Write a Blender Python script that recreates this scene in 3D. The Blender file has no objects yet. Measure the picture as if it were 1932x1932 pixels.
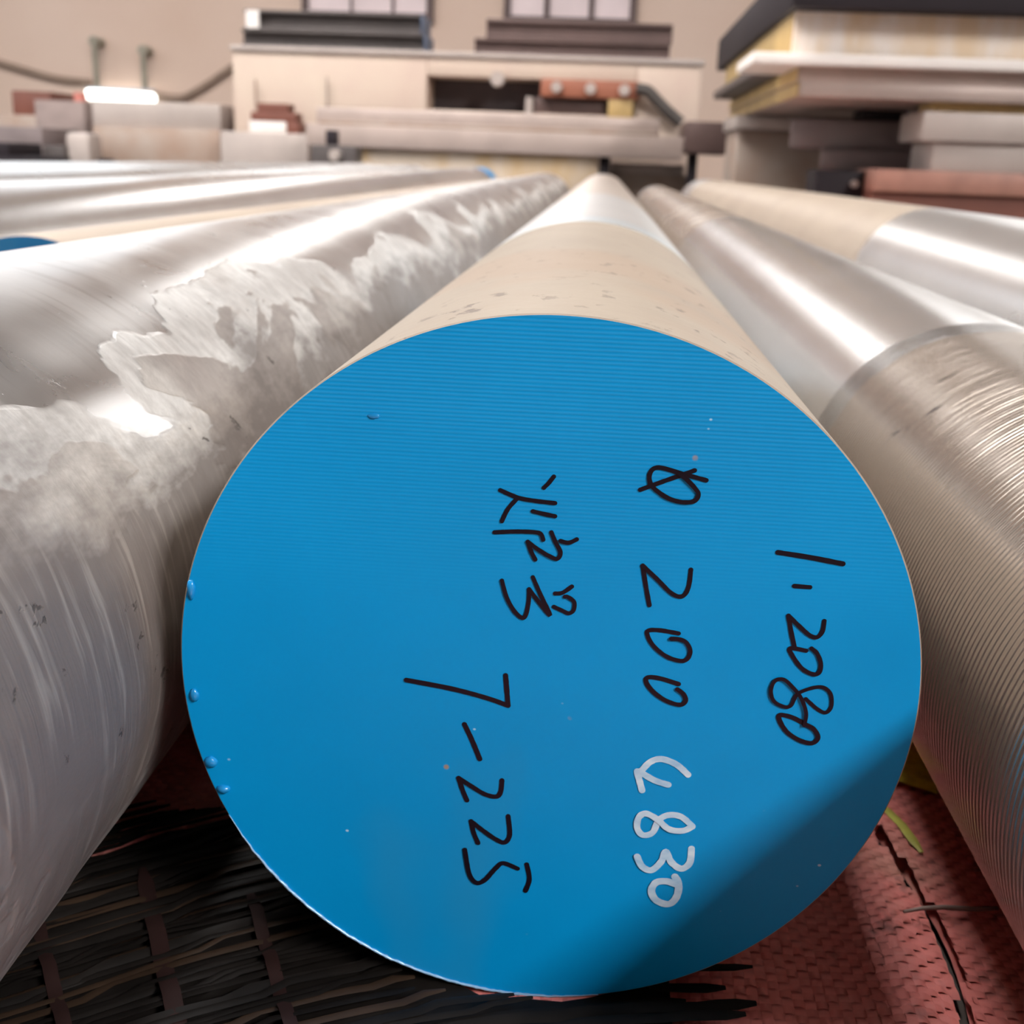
import bpy, bmesh, math, random
from math import sin, cos, pi, radians
from mathutils import Vector, Matrix, noise

S = bpy.context.scene
COL = S.collection
rng = random.Random(7)

# ---------------------------------------------------------------- camera, world, lights, exposure
cam = bpy.data.cameras.new('camera')
cam.sensor_fit = 'HORIZONTAL'; cam.sensor_width = 36.0; cam.lens = 41.1628
cam.clip_start = 0.01; cam.clip_end = 100
cam.dof.use_dof = True; cam.dof.focus_distance = 0.30; cam.dof.aperture_fstop = 21.0
cam_o = bpy.data.objects.new('camera', cam); COL.objects.link(cam_o)
cam_o.matrix_world = Matrix((
    (0.996357, -0.057255, 0.063195, 0.009127),
    (0.076941, 0.284062, -0.955714, -0.290071),
    (0.036768, 0.957095, 0.287433, 0.235678),
    (0, 0, 0, 1)))
S.camera = cam_o

w = bpy.data.worlds.new('daylight'); S.world = w; w.use_nodes = True
w.node_tree.nodes['Background'].inputs[0].default_value = (0.80, 0.86, 1.0, 1)
w.node_tree.nodes['Background'].inputs[1].default_value = 1.0

S.view_settings.view_transform = 'Standard'; S.view_settings.look = 'None'
S.view_settings.exposure = 0.0; S.view_settings.gamma = 1.0
S.view_settings.use_curve_mapping = False
S.cycles.max_bounces = 6; S.cycles.diffuse_bounces = 4; S.cycles.glossy_bounces = 4
S.cycles.sample_clamp_indirect = 6.0
S.cycles.use_denoising = True

# unseen daylight openings, sized and placed for their light on bars and cloth: (name, x0, x1, y0, y1, z0, z1, colour, strength)
OPENINGS = [
    ('skylight',    -6.2, -0.2, 0.0, 4.6, 6.0, 6.02, (1.0, 0.985, 0.97), 16.0),
    ('skylight',     5.2, 6.6, -7.0, -3.0, 6.0, 6.02, (1.0, 0.985, 0.97), 98.0),
    ('window',       2.6, 5.4, 10.97, 10.99, 1.05, 5.0, (1.0, 0.985, 0.97), 2.8),
    ('window',      -1.7, -0.6, 10.97, 10.99, 2.7, 4.3, (1.0, 0.985, 0.97), 5.0),
    ('window',      -6.6, -3.7, 10.97, 10.99, 2.0, 3.6, (0.86, 0.93, 1.0), 1.9),
    ('window',       7.98, 8.0, 0.0, 8.0, 1.6, 4.0, (1.0, 0.97, 0.95), 2.0),
    ('window',      -8.0, -7.98, 0.0, 8.0, 1.2, 3.6, (0.86, 0.93, 1.0), 2.5),
]

# ---------------------------------------------------------------- helpers
def new_mat(name):
    m = bpy.data.materials.new(name); m.use_nodes = True
    nt = m.node_tree
    return m, nt, nt.nodes['Principled BSDF']

def nd(nt, t, **kw):
    n = nt.nodes.new(t)
    for k, v in kw.items():
        if k.startswith('_'): setattr(n, k[1:], v)
        else: n.inputs[k.replace('__', ' ')].default_value = v
    return n

def lk(nt, a, b): nt.links.new(a, b)

def coords(nt, scale=(1, 1, 1)):
    tc = nd(nt, 'ShaderNodeTexCoord'); mp = nd(nt, 'ShaderNodeMapping')
    mp.inputs['Scale'].default_value = scale
    lk(nt, tc.outputs['Object'], mp.inputs['Vector'])
    return mp.outputs['Vector']

def nz(nt, scale, stretch=(1, 1, 1), detail=4, rough=0.55, dist=0.0):
    n = nd(nt, 'ShaderNodeTexNoise', Scale=scale, Detail=detail, Roughness=rough, Distortion=dist)
    lk(nt, coords(nt, stretch), n.inputs['Vector'])
    return n.outputs['Fac']

def ramp(nt, fac, stops, interp='LINEAR'):
    r = nd(nt, 'ShaderNodeValToRGB'); cr = r.color_ramp; cr.interpolation = interp
    while len(cr.elements) < len(stops): cr.elements.new(0.5)
    for e, (pos, c) in zip(cr.elements, stops):
        e.position = pos
        e.color = (c, c, c, 1) if isinstance(c, (int, float)) else (*c, 1)
    lk(nt, fac, r.inputs['Fac'])
    return r.outputs['Color']

def mixc(nt, fac, a, b, mode='MIX'):
    n = nd(nt, 'ShaderNodeMix', _data_type='RGBA', _blend_type=mode)
    for i, v in ((0, fac), (6, a), (7, b)):
        if hasattr(v, 'links'): lk(nt, v, n.inputs[i])
        elif isinstance(v, (int, float)): n.inputs[i].default_value = v
        else: n.inputs[i].default_value = (*v, 1)
    return n.outputs[2]

def mth(nt, op, a, b=0.0, c=0.0, clamp=False):
    n = nd(nt, 'ShaderNodeMath', _operation=op, _use_clamp=clamp)
    for i, v in enumerate((a, b, c)):
        if hasattr(v, 'links'): lk(nt, v, n.inputs[i])
        else: n.inputs[i].default_value = v
    return n.outputs[0]

def axis(nt, k):
    tc = nd(nt, 'ShaderNodeTexCoord'); s = nd(nt, 'ShaderNodeSeparateXYZ')
    lk(nt, tc.outputs['Object'], s.inputs[0])
    return s.outputs[k]

def bump(nt, h, strength, dist, prev=None):
    b = nd(nt, 'ShaderNodeBump', Strength=strength, Distance=dist)
    lk(nt, h, b.inputs['Height'])
    if prev is not None: lk(nt, prev, b.inputs['Normal'])
    return b.outputs['Normal']

def put(nt, b, **kw):
    for k, v in kw.items():
        s = b.inputs[k.replace('__', ' ')]
        if hasattr(v, 'links'): lk(nt, v, s)
        else: s.default_value = (*v, 1) if isinstance(v, tuple) else v

def simple(name, col, rough=0.6, metal=0.0, var=0.15, scale=8.0, bmp=0.0, col2=None, spec=0.5):
    m, nt, b = new_mat(name)
    n = nz(nt, scale, detail=6)
    c2 = col2 or tuple(max(0, c * (1 - 1.6 * var)) for c in col)
    put(nt, b, Base__Color=mixc(nt, ramp(nt, n, [(0.35, 0.0), (0.68, 1.0)]), col, c2), Roughness=rough, Metallic=metal)
    b.inputs['Specular IOR Level'].default_value = spec
    if bmp: put(nt, b, Normal=bump(nt, nz(nt, scale * 12), 0.5, bmp))
    return m

def obj(name, bm, m, parent=None, smooth=None, loc=None):
    me = bpy.data.meshes.new(name)
    if isinstance(bm, tuple): me.from_pydata(bm[0], [], bm[1])
    else: bm.to_mesh(me); bm.free()
    if m: me.materials.append(m)
    if smooth is not None:
        me.polygons.foreach_set('use_smooth', [True] * len(me.polygons))
        if smooth < 180: me.set_sharp_from_angle(angle=radians(smooth))
    me.update()
    o = bpy.data.objects.new(name, me); COL.objects.link(o)
    if parent: o.parent = parent
    if loc: o.location = loc
    return o

def tag(o, label=None, cat=None, group=None, kind=None):
    for k, v in (('label', label), ('category', cat), ('group', group), ('kind', kind)):
        if v: o[k] = v
    return o

def thing(name, label, cat, loc=(0, 0, 0), rotz=0.0, group=None):
    o = bpy.data.objects.new(name, None); COL.objects.link(o)
    o.empty_display_size = 0.05
    o.location = loc; o.rotation_euler = (0, 0, rotz)
    return tag(o, label, cat, group)

def box(bm, x0, x1, y0, y1, z0, z1, bev=0.0, rz=0.0):
    r = bmesh.ops.create_cube(bm, size=1.0)
    vs = r['verts']
    c = Vector(((x0 + x1) / 2, (y0 + y1) / 2, (z0 + z1) / 2))
    R = Matrix.Rotation(rz, 3, 'Z')
    for v in vs:
        v.co = c + R @ Vector((v.co.x * (x1 - x0), v.co.y * (y1 - y0), v.co.z * (z1 - z0)))
    if bev:
        es = list({e for v in vs for e in v.link_edges})
        bmesh.ops.bevel(bm, geom=es, offset=bev, segments=2, affect='EDGES', profile=0.5)
    return bm

def bx(*a, **k): return box(bmesh.new(), *a, **k)

def solid(name, m, label, cat, x0, x1, y0, y1, z0, z1, bev=0.006, rz=0.0, group=None, parts=()):
    """A thing standing at its own base; parts: (name, material, x0,x1,y0,y1,z0,z1, label)."""
    cx, cy = (x0 + x1) / 2, (y0 + y1) / 2
    t = thing(name, label, cat, (cx, cy, z0), rz, group)
    obj('body', bx(x0 - cx, x1 - cx, y0 - cy, y1 - cy, 0, z1 - z0, bev=bev), m, t, 30)
    for q in parts:
        o = obj(q[0], bx(q[2] - cx, q[3] - cx, q[4] - cy, q[5] - cy, q[6] - z0, q[7] - z0, bev=bev * 0.5), q[1], t, 30)
        if len(q) > 8: o['label'] = q[8]
    return t

def tube(pts, r, n=8, closed=False, caps=True):
    pts = [Vector(q) for q in pts]; V = []; F = []
    rr = r if isinstance(r, (list, tuple)) else [r] * len(pts)
    for i, q in enumerate(pts):
        a = pts[max(i - 1, 0)]; b = pts[min(i + 1, len(pts) - 1)]
        t = (b - a).normalized()
        u = t.cross(Vector((0, 0, 1)))
        if u.length < 0.05: u = t.cross(Vector((1, 0, 0)))
        u.normalize(); v = t.cross(u)
        for k in range(n):
            an = 2 * pi * k / n
            V.append(q + (u * cos(an) + v * sin(an)) * rr[i])
    for i in range(len(pts) - 1):
        for k in range(n):
            F.append((i * n + k, i * n + (k + 1) % n, (i + 1) * n + (k + 1) % n, (i + 1) * n + k))
    if caps:
        F.append(tuple(range(n - 1, -1, -1))); F.append(tuple((len(pts) - 1) * n + k for k in range(n)))
    return ([tuple(v) for v in V], F)

def spline(P, sub=6):
    if len(P) < 3: return [tuple(q) for q in P]
    Q = [P[0]] + list(P) + [P[-1]]; out = []
    for i in range(1, len(Q) - 2):
        for s in range(sub):
            t = s / sub
            out.append(tuple(0.5 * (2 * b + (c - a) * t + (2 * a - 5 * b + 4 * c - d) * t * t + (3 * b - a - 3 * c + d) * t ** 3)
                             for a, b, c, d in zip(Q[i - 1], Q[i], Q[i + 1], Q[i + 2])))
    out.append(tuple(P[-1]))
    return out

# ---------------------------------------------------------------- materials of the setting
def wall_mat():
    m, nt, b = new_mat('beige_plaster')
    c = mixc(nt, ramp(nt, nz(nt, 0.7, detail=6), [(0.3, 0.0), (0.7, 1.0)]), (0.60, 0.455, 0.375), (0.54, 0.39, 0.31))
    put(nt, b, Base__Color=c, Roughness=0.9, Normal=bump(nt, nz(nt, 14), 0.3, 0.01))
    return m
M_wall = wall_mat()
M_floor = simple('dusty_concrete', (0.11, 0.09, 0.078), 0.85, var=0.2, scale=2.0, bmp=0.002)
M_wall2 = simple('grey_plaster', (0.13, 0.123, 0.117), 0.9, var=0.08, scale=0.8)
M_shutter = simple('dark_door_sheet', (0.09, 0.085, 0.085), 0.8, var=0.1, scale=0.8)
M_roof = simple('roof_sheet', (0.15, 0.135, 0.125), 0.8, var=0.1, scale=0.6)

def glow(name, col, k):
    m, nt, b = new_mat(name)
    put(nt, b, Base__Color=(0.8, 0.8, 0.8), Roughness=0.4, Emission__Color=col, Emission__Strength=k)
    return m

# ---------------------------------------------------------------- the hall
YB = 11.0
tag(obj('floor', bx(-8, 8, -8, YB, -0.10, -0.006), M_floor), kind='structure')
tag(obj('wall_back', bx(-8, 8, YB, YB + 0.2, -0.10, 6.0), M_wall), kind='structure')
tag(obj('wall_left', bx(-8.2, -8, -8, YB, -0.10, 6.0), M_wall2), kind='structure')
tag(obj('wall_right', bx(8, 8.2, -8, YB, -0.10, 6.0), M_wall2), kind='structure')
tag(obj('wall_front', bx(-8, 8, -8.2, -8, -0.10, 6.0), M_shutter), kind='structure')
tag(obj('ceiling', bx(-8.2, 8.2, -8.2, YB + 0.2, 6.02, 6.2), M_roof), kind='structure')
for i, (n_, x0, x1, y0, y1, z0, z1, c_, k_) in enumerate(OPENINGS):
    nm = n_ if n_ == 'skylight' else 'window_%d' % (i - 1)
    tag(obj(nm, bx(x0, x1, y0, y1, z0, z1), glow('daylight_pane_%d' % i, c_, k_)), kind='structure')

# two windows high on the back wall: frame with three pale panes each
M_frame = simple('dark_window_frame', (0.10, 0.06, 0.055), 0.6)
M_pane = simple('milky_pink_pane', (0.62, 0.50, 0.50), 0.35, var=0.08, scale=3.0)
M_pane.node_tree.nodes['Principled BSDF'].inputs['Emission Color'].default_value = (1.0, 0.82, 0.82, 1)
M_pane.node_tree.nodes['Principled BSDF'].inputs['Emission Strength'].default_value = 0.12
def wall_window(name, cols, z0, z1):
    xa, xb = cols[0][0] - 0.06, cols[-1][1] + 0.06
    t = bpy.data.objects.new(name, None); COL.objects.link(t); t.location = (xa, YB, z0); t['kind'] = 'structure'
    bm = bmesh.new()
    box(bm, 0, xb - xa, -0.07, 0.02, -0.07, 0.0); box(bm, 0, xb - xa, -0.07, 0.02, z1 - z0, z1 - z0 + 0.07)
    edges = [xa] + [v for c in cols for v in c] + [xb]
    for i in range(0, len(edges), 2): box(bm, edges[i] - xa, edges[i + 1] - xa, -0.06, 0.02, 0, z1 - z0)
    obj('window_frame', bm, M_frame, t)
    for a, b_ in cols: obj('pane', bx(a - xa, b_ - xa, -0.02, 0.0, 0, z1 - z0), M_pane, t)
wall_window('window_6', [(-2.7492, -2.3654), (-2.3508, -1.9883), (-1.969, -1.6756)], 1.4639, 1.4639 + 0.9)
wall_window('window_7', [(-0.9196, -0.6205), (-0.5731, -0.2236), (-0.1765, 0.1383)], 1.4711, 1.4711 + 0.9)

# ---------------------------------------------------------------- steel bar materials
def turned_steel(name, sc=0.72, band=None, band_matte=0.55, ridges=0.0, tint=(1, 0.985, 0.97), rough=0.30, dirt=0.2, streak=0.3):
    """bare turned steel along local Y; band = list of (y0, y1) lengths in beige scale, or tinted beige at low band_matte."""
    m, nt, b = new_mat(name)
    base = tuple(sc * t for t in tint)
    n1 = nz(nt, 9, (1, 0.5, 1), 5)
    col = mixc(nt, ramp(nt, n1, [(0.3, 0.0), (0.75, 1.0)]), base, tuple(0.82 * c for c in base))
    ro = mth(nt, 'MULTIPLY_ADD', nz(nt, 5, (1, 0.6, 1), 3), 0.16, rough - 0.08)
    fine = nz(nt, 60, (0.25, 9, 0.25), 3)
    nrm = bump(nt, fine, streak, 0.0004)
    if ridges:
        wv = nd(nt, 'ShaderNodeTexWave', _wave_type='BANDS', _bands_direction='Y', Scale=ridges, Distortion=0.6, Detail=1.0)
        wv.inputs['Detail Scale'].default_value = 0.4
        lk(nt, coords(nt), wv.inputs['Vector'])
        ridge_mask = mth(nt, 'GREATER_THAN', mth(nt, 'SUBTRACT', RIDGE_Y, axis(nt, 1)), 0.0)
        groove = mth(nt, 'MULTIPLY', mth(nt, 'MULTIPLY', ramp(nt, wv.outputs['Fac'], [(0.15, 1.0), (0.5, 0.0)]), ridge_mask), ramp(nt, nz(nt, 18, (1, 0.3, 1), 3), [(0.42, 0.1), (0.62, 0.75)]))
        col = mixc(nt, groove, col, (0.20, 0.17, 0.145))  # darker grooves paint the broken highlight along the ridges
        nrm = bump(nt, mth(nt, 'MULTIPLY', wv.outputs['Fac'], ridge_mask), 0.5, 0.0006, nrm)
        ro = mth(nt, 'MULTIPLY_ADD', ridge_mask, -0.06, ro)
    metal = 0.95
    if band:
        y = mth(nt, 'MULTIPLY_ADD', nz(nt, 12, (1, 0.3, 1), 2), 0.03, axis(nt, 1))
        msk = None
        for y0, y1 in band:
            k = mth(nt, 'MULTIPLY', mth(nt, 'GREATER_THAN', y, y0), mth(nt, 'LESS_THAN', y, y1))
            msk = k if msk is None else mth(nt, 'MAXIMUM', msk, k)
        sc_col = mixc(nt, ramp(nt, nz(nt, 14, (1, 0.4, 1), 6), [(0.3, 0.0), (0.7, 1.0)]), (0.40, 0.325, 0.255), (0.34, 0.27, 0.215))
        col = mixc(nt, msk, col, sc_col if band_matte > 0.3 else (0.52, 0.45, 0.39))
        ro = mth(nt, 'MULTIPLY_ADD', msk, 0.27 * band_matte, ro)
        metal = mth(nt, 'MULTIPLY_ADD', msk, -band_matte, 0.95)
    if dirt:
        v = nd(nt, 'ShaderNodeTexNoise', Scale=55.0, Detail=3.0, Roughness=0.6)
        lk(nt, coords(nt, (0.6, 1, 0.6)), v.inputs['Vector'])
        dk = mth(nt, 'MULTIPLY', ramp(nt, v.outputs['Fac'], [(0.66, 0.0), (0.70, 1.0)]), ramp(nt, nz(nt, 7, detail=2), [(0.45, 0.0), (0.6, dirt)]))
        col = mixc(nt, dk, col, (0.06, 0.05, 0.045))
    put(nt, b, Base__Color=col, Roughness=ro, Metallic=metal, Normal=nrm)
    return m
RIDGE_Y = 0.75

def scaly_steel():
    """the rough left bar: peeled layers, grinding chatter, pits."""
    m, nt, b = new_mat('scaly_ground_steel')
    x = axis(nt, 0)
    # layers: warped noise with hard steps; more of it on the side facing the blue bar
    lay = nd(nt, 'ShaderNodeTexNoise', Scale=11.0, Detail=5.0, Roughness=0.5, Distortion=0.9)
    lk(nt, coords(nt, (1, 0.55, 1)), lay.outputs and lay.inputs['Vector'])
    f = mth(nt, 'MULTIPLY_ADD', x, 5.0, mth(nt, 'MULTIPLY_ADD', lay.outputs['Fac'], 0.9, -0.20))
    peel = ramp(nt, f, [(0.555, 0.0), (0.57, 1.0)])
    peel2 = ramp(nt, f, [(0.655, 0.0), (0.665, 1.0)])
    lay3 = nd(nt, 'ShaderNodeTexNoise', Scale=19.0, Detail=6.0, Roughness=0.6, Distortion=0.5)
    lk(nt, coords(nt, (1, 0.8, 1)), lay3.inputs['Vector'])
    cloud = ramp(nt, lay3.outputs['Fac'], [(0.38, 0.0), (0.66, 1.0)])
    col = mixc(nt, peel, (0.60, 0.585, 0.575), (0.80, 0.785, 0.765))
    col = mixc(nt, mth(nt, 'MULTIPLY', peel2, 0.8), col, (0.62, 0.575, 0.535))
    col = mixc(nt, mth(nt, 'MULTIPLY', cloud, 0.45), col, (0.86, 0.85, 0.83))
    blot = ramp(nt, nz(nt, 16, (1, 0.35, 1), 5), [(0.58, 0.0), (0.72, 0.55)])
    col = mixc(nt, mth(nt, 'MULTIPLY', blot, peel), col, (0.36, 0.31, 0.27))
    rust = ramp(nt, nz(nt, 13, (1, 0.6, 1), 3), [(0.70, 0.0), (0.78, 0.6)])
    col = mixc(nt, rust, col, (0.46, 0.33, 0.20))
    # mottled crust: fine grain over the peeled zone, dark scale low on the flank with its shade painted in
    mot = ramp(nt, nz(nt, 130, (0.8, 1.6, 0.8), 5, 0.65), [(0.36, 0.0), (0.66, 1.0)])
    col = mixc(nt, mth(nt, 'MULTIPLY', mth(nt, 'MULTIPLY', mot, peel), 0.38), col, (0.33, 0.30, 0.28))
    crust = ramp(nt, nz(nt, 7, (1, 0.8, 1), 6, 0.6), [(0.46, 0.0), (0.53, 1.0)])
    col = mixc(nt, mth(nt, 'MULTIPLY', mth(nt, 'MULTIPLY', crust, peel2), 0.62), col, (0.30, 0.255, 0.235))
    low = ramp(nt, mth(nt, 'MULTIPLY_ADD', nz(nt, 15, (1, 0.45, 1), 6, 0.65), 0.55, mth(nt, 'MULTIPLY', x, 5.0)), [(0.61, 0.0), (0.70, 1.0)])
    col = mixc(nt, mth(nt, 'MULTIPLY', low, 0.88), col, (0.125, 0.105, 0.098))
    # pits and scratches
    pit = mth(nt, 'MULTIPLY', ramp(nt, nz(nt, 85, (1, 0.8, 1), 5, 0.65, 0.4), [(0.655, 0.0), (0.675, 1.0)]), ramp(nt, nz(nt, 13, detail=2), [(0.47, 0.0), (0.54, 1.0)]))
    col = mixc(nt, mth(nt, 'MULTIPLY', pit, 0.85), col, (0.06, 0.052, 0.048))
    chat = nd(nt, 'ShaderNodeTexNoise', Scale=40.0, Detail=3.0, Roughness=0.6, Distortion=0.4)
    lk(nt, coords(nt, (0.5, 6.5, 0.5)), chat.inputs['Vector'])
    chz = ramp(nt, nz(nt, 17, (1, 0.7, 1), 3), [(0.42, 0.0), (0.58, 1.0)])
    col = mixc(nt, mth(nt, 'MULTIPLY', ramp(nt, chat.outputs['Fac'], [(0.52, 0.0), (0.70, 0.5)]), chz), col, (0.40, 0.37, 0.34))
    nrm = bump(nt, nz(nt, 90, (0.2, 5, 0.2), 3), 0.12, 0.0003)
    nrm = bump(nt, peel, 0.45, 0.0004, nrm)
    nrm = bump(nt, peel2, 0.5, 0.0005, nrm)
    nrm = bump(nt, mth(nt, 'MULTIPLY', mth(nt, 'SUBTRACT', lay3.outputs['Fac'], 0.5), peel), 0.5, 0.003, nrm)
    nrm = bump(nt, mth(nt, 'MULTIPLY', chat.outputs['Fac'], mth(nt, 'MULTIPLY', chz, peel)), 0.6, 0.0010, nrm)
    nrm = bump(nt, pit, 0.5, -0.0008, nrm)
    ro = mth(nt, 'MULTIPLY_ADD', peel, 0.16, 0.27)
    ro = mth(nt, 'MULTIPLY_ADD', low, 0.12, mth(nt, 'MULTIPLY_ADD', cloud, 0.06, ro))
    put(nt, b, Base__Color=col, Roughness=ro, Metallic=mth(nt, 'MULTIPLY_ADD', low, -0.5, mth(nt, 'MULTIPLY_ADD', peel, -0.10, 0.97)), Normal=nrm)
    return m

def blue_bar_side():
    """beige scale with dark nicks near the cut end, turned steel beyond."""
    m, nt, b = new_mat('beige_scale_then_steel')
    y = mth(nt, 'MULTIPLY_ADD', nz(nt, 9, (1, 0.3, 1), 2), 0.02, axis(nt, 1))
    far = mth(nt, 'GREATER_THAN', y, 0.50)
    tint = mth(nt, 'MULTIPLY', far, mth(nt, 'LESS_THAN', y, 0.585))
    beige = mixc(nt, ramp(nt, nz(nt, 16, (1, 0.7, 1), 6), [(0.32, 0.0), (0.7, 1.0)]), (0.265, 0.218, 0.172), (0.222, 0.18, 0.143))
    beige = mixc(nt, ramp(nt, nz(nt, 8, detail=2), [(0.52, 0.0), (0.62, 0.5)]), beige, (0.25, 0.178, 0.13))
    nick = mth(nt, 'MULTIPLY', ramp(nt, nz(nt, 120, (1, 0.55, 1), 4, 0.6), [(0.61, 0.0), (0.68, 1.0)]), ramp(nt, nz(nt, 9, detail=2), [(0.42, 0.0), (0.56, 0.95)]))
    beige = mixc(nt, nick, beige, (0.12, 0.095, 0.08))
    steel = mixc(nt, nz(nt, 8), (0.66, 0.65, 0.64), (0.58, 0.57, 0.56))
    steel = mixc(nt, mth(nt, 'MULTIPLY', tint, 0.3), steel, (0.50, 0.66, 0.76))
    farther = mth(nt, 'GREATER_THAN', y, 1.25)
    steel = mixc(nt, mth(nt, 'MULTIPLY', farther, 0.7), steel, (0.60, 0.50, 0.42))
    nrm = bump(nt, nz(nt, 160, (1, 0.8, 1), 3), 0.35, 0.0006)
    nrm = bump(nt, nick, 0.4, -0.0006, nrm)
    put(nt, b, Base__Color=mixc(nt, far, beige, steel), Roughness=mth(nt, 'MULTIPLY_ADD', far, -0.17, 0.56),
        Metallic=mth(nt, 'MULTIPLY_ADD', far, 0.85, 0.08), Normal=nrm)
    b.inputs['Specular IOR Level'].default_value = 0.3
    return m

def blue_paint(name, a=(0.0, 0.30, 0.68), c2=(0.0, 0.26, 0.60), specks=True):
    m, nt, b = new_mat(name)
    col = mixc(nt, ramp(nt, nz(nt, 9, detail=3), [(0.35, 0.0), (0.7, 1.0)]), a, c2)
    thin = ramp(nt, nz(nt, 11, (1, 1, 0.6), 3), [(0.60, 0.0), (0.76, 0.35)])
    col = mixc(nt, thin, col, (0.05, 0.22, 0.33))
    z = axis(nt, 2)
    wv = nd(nt, 'ShaderNodeTexWave', _wave_type='BANDS', _bands_direction='Z', Scale=290.0, Distortion=1.6, Detail=2.0)
    wv.inputs['Detail Scale'].default_value = 0.5
    lk(nt, coords(nt, (0.03, 1, 1)), wv.inputs['Vector'])
    up = ramp(nt, mth(nt, 'MULTIPLY_ADD', nz(nt, 5, detail=1), 0.3, mth(nt, 'MULTIPLY', z, 5.0)), [(0.22, 0.0), (0.50, 1.0)])
    saw = mth(nt, 'MULTIPLY', wv.outputs['Fac'], up)
    scr = nz(nt, 120, (0.12, 1, 3.2), 3)
    col = mixc(nt, mth(nt, 'MULTIPLY', mth(nt, 'MULTIPLY', saw, 0.30), nz(nt, 24, (0.15, 1, 1), 3)), col, (0.10, 0.42, 0.72))
    nrm = bump(nt, saw, 0.22, 0.00022)
    nrm = bump(nt, mth(nt, 'MULTIPLY', scr, up), 0.25, 0.0003, nrm)
    nrm = bump(nt, nz(nt, 30, detail=2), 0.05, 0.002, nrm)
    if specks:
        v = nd(nt, 'ShaderNodeTexVoronoi', Scale=60.0); lk(nt, coords(nt), v.inputs['Vector'])
        sp = mth(nt, 'MULTIPLY', ramp(nt, v.outputs['Distance'], [(0.035, 1.0), (0.06, 0.0)]), ramp(nt, nz(nt, 16, detail=1), [(0.56, 0.0), (0.58, 0.85)]))
        col = mixc(nt, sp, col, (0.36, 0.24, 0.12))
        v2 = nd(nt, 'ShaderNodeTexVoronoi', Scale=85.0); lk(nt, coords(nt, (1, 1, 1.3)), v2.inputs['Vector'])
        sp2 = mth(nt, 'MULTIPLY', ramp(nt, v2.outputs['Distance'], [(0.03, 1.0), (0.05, 0.0)]), ramp(nt, nz(nt, 12, detail=1), [(0.52, 0.0), (0.56, 0.7)]))
        col = mixc(nt, sp2, col, (0.45, 0.68, 0.80))
    put(nt, b, Base__Color=col, Roughness=0.42, Normal=nrm)
    b.inputs['Specular IOR Level'].default_value = 0.14
    return m

M_blue = blue_paint('blue_end_paint')
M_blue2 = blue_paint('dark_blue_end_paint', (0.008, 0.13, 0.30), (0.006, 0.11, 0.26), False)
M_cut = simple('sawn_steel', (0.45, 0.42, 0.40), 0.45, 0.8)

# ---------------------------------------------------------------- bars
def bar_body(L, r, y0=0.0, n=160, rings=None, disp=None, cham=0.0004):
    """open shell of a round bar along +Y from y0 to y0 + L, axis at the origin, with chamfered rims"""
    ys = rings or [y0 + L * i / 40 for i in range(41)]
    prof = [(ys[0], r - cham)] + [(ys[0] + cham, r)] + [(y, r) for y in ys[1:-1]] + [(ys[-1] - cham, r), (ys[-1], r - cham)]
    V = []; F = []
    for j, (y, rr) in enumerate(prof):
        for k in range(n):
            a = 2 * pi * k / n
            q = rr + (disp(rr * cos(a), y, rr * sin(a)) if disp and 1 < j < len(prof) - 2 else 0.0)
            V.append((q * cos(a), y, q * sin(a)))
    for j in range(len(prof) - 1):
        for k in range(n):
            F.append((j * n + k, j * n + (k + 1) % n, (j + 1) * n + (k + 1) % n, (j + 1) * n + k))
    F = [tuple(reversed(f)) for f in F]
    return (V, F)

def disc(r, y, n=160, face=-1):
    V = [(0, y, 0)]; F = []
    R = [r * 0.35, r * 0.7, r]
    for rr in R:
        for k in range(n):
            a = 2 * pi * k / n; V.append((rr * cos(a), y, rr * sin(a)))
    for k in range(n):
        q = (0, 1 + k, 1 + (k + 1) % n); F.append(q if face < 0 else q[::-1])
    for j in range(len(R) - 1):
        for k in range(n):
            b0 = 1 + j * n; b1 = b0 + n
            q = (b0 + k, b1 + k, b1 + (k + 1) % n, b0 + (k + 1) % n); F.append(q if face < 0 else q[::-1])
    return (V, F)

def bar(label, x, r, yaw, y0, y1, mat, near, far, group=None, n=160, rings=None, disp=None, z=None):
    t = thing('steel_bar', label, 'steel bar', (x, 0, z if z is not None else r), -yaw, group)
    obj('bar_body', bar_body(y1 - y0, r, y0, n, rings, disp), mat, t, 40)
    obj('end_face', disc(r - 0.0004, y0, n, -1), near, t)
    o = obj('far_end_face', disc(r - 0.0004, y1, n, 1), far, t)
    return t

# the blue-ended bar in the middle
T_main = bar('beige steel bar with handwritten bright blue end in front', 0, 0.1, 0, 0.0, 4.3, blue_bar_side(), M_blue, M_cut, n=256)

def scale_disp(x, y, z):
    s = max(0.0, min(1.0, (x - 0.035) / 0.04))
    p = Vector((x * 14, y * 9, z * 14))
    d = 0.0010 * noise.noise(p) + 0.0006 * noise.noise(p * 2.7)
    q = noise.noise(Vector((x * 26, y * 15, z * 26)) + Vector((3, 7, 1)))
    return s * (d + 0.0004 * max(0.0, min(1.0, (q - 0.05) / 0.2))) + 0.00012 * noise.noise(p * 3)
left_rings = [-0.42 + 0.0036 * i for i in range(330)] + [0.77 + 0.02 * i for i in range(1, 168)]
bar('rough scaly silver steel bar left of the blue bar', -0.206, 0.098, 0.0, -0.42, 4.1, scaly_steel(), M_cut, M_cut, n=224, rings=left_rings, disp=scale_disp)

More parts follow.
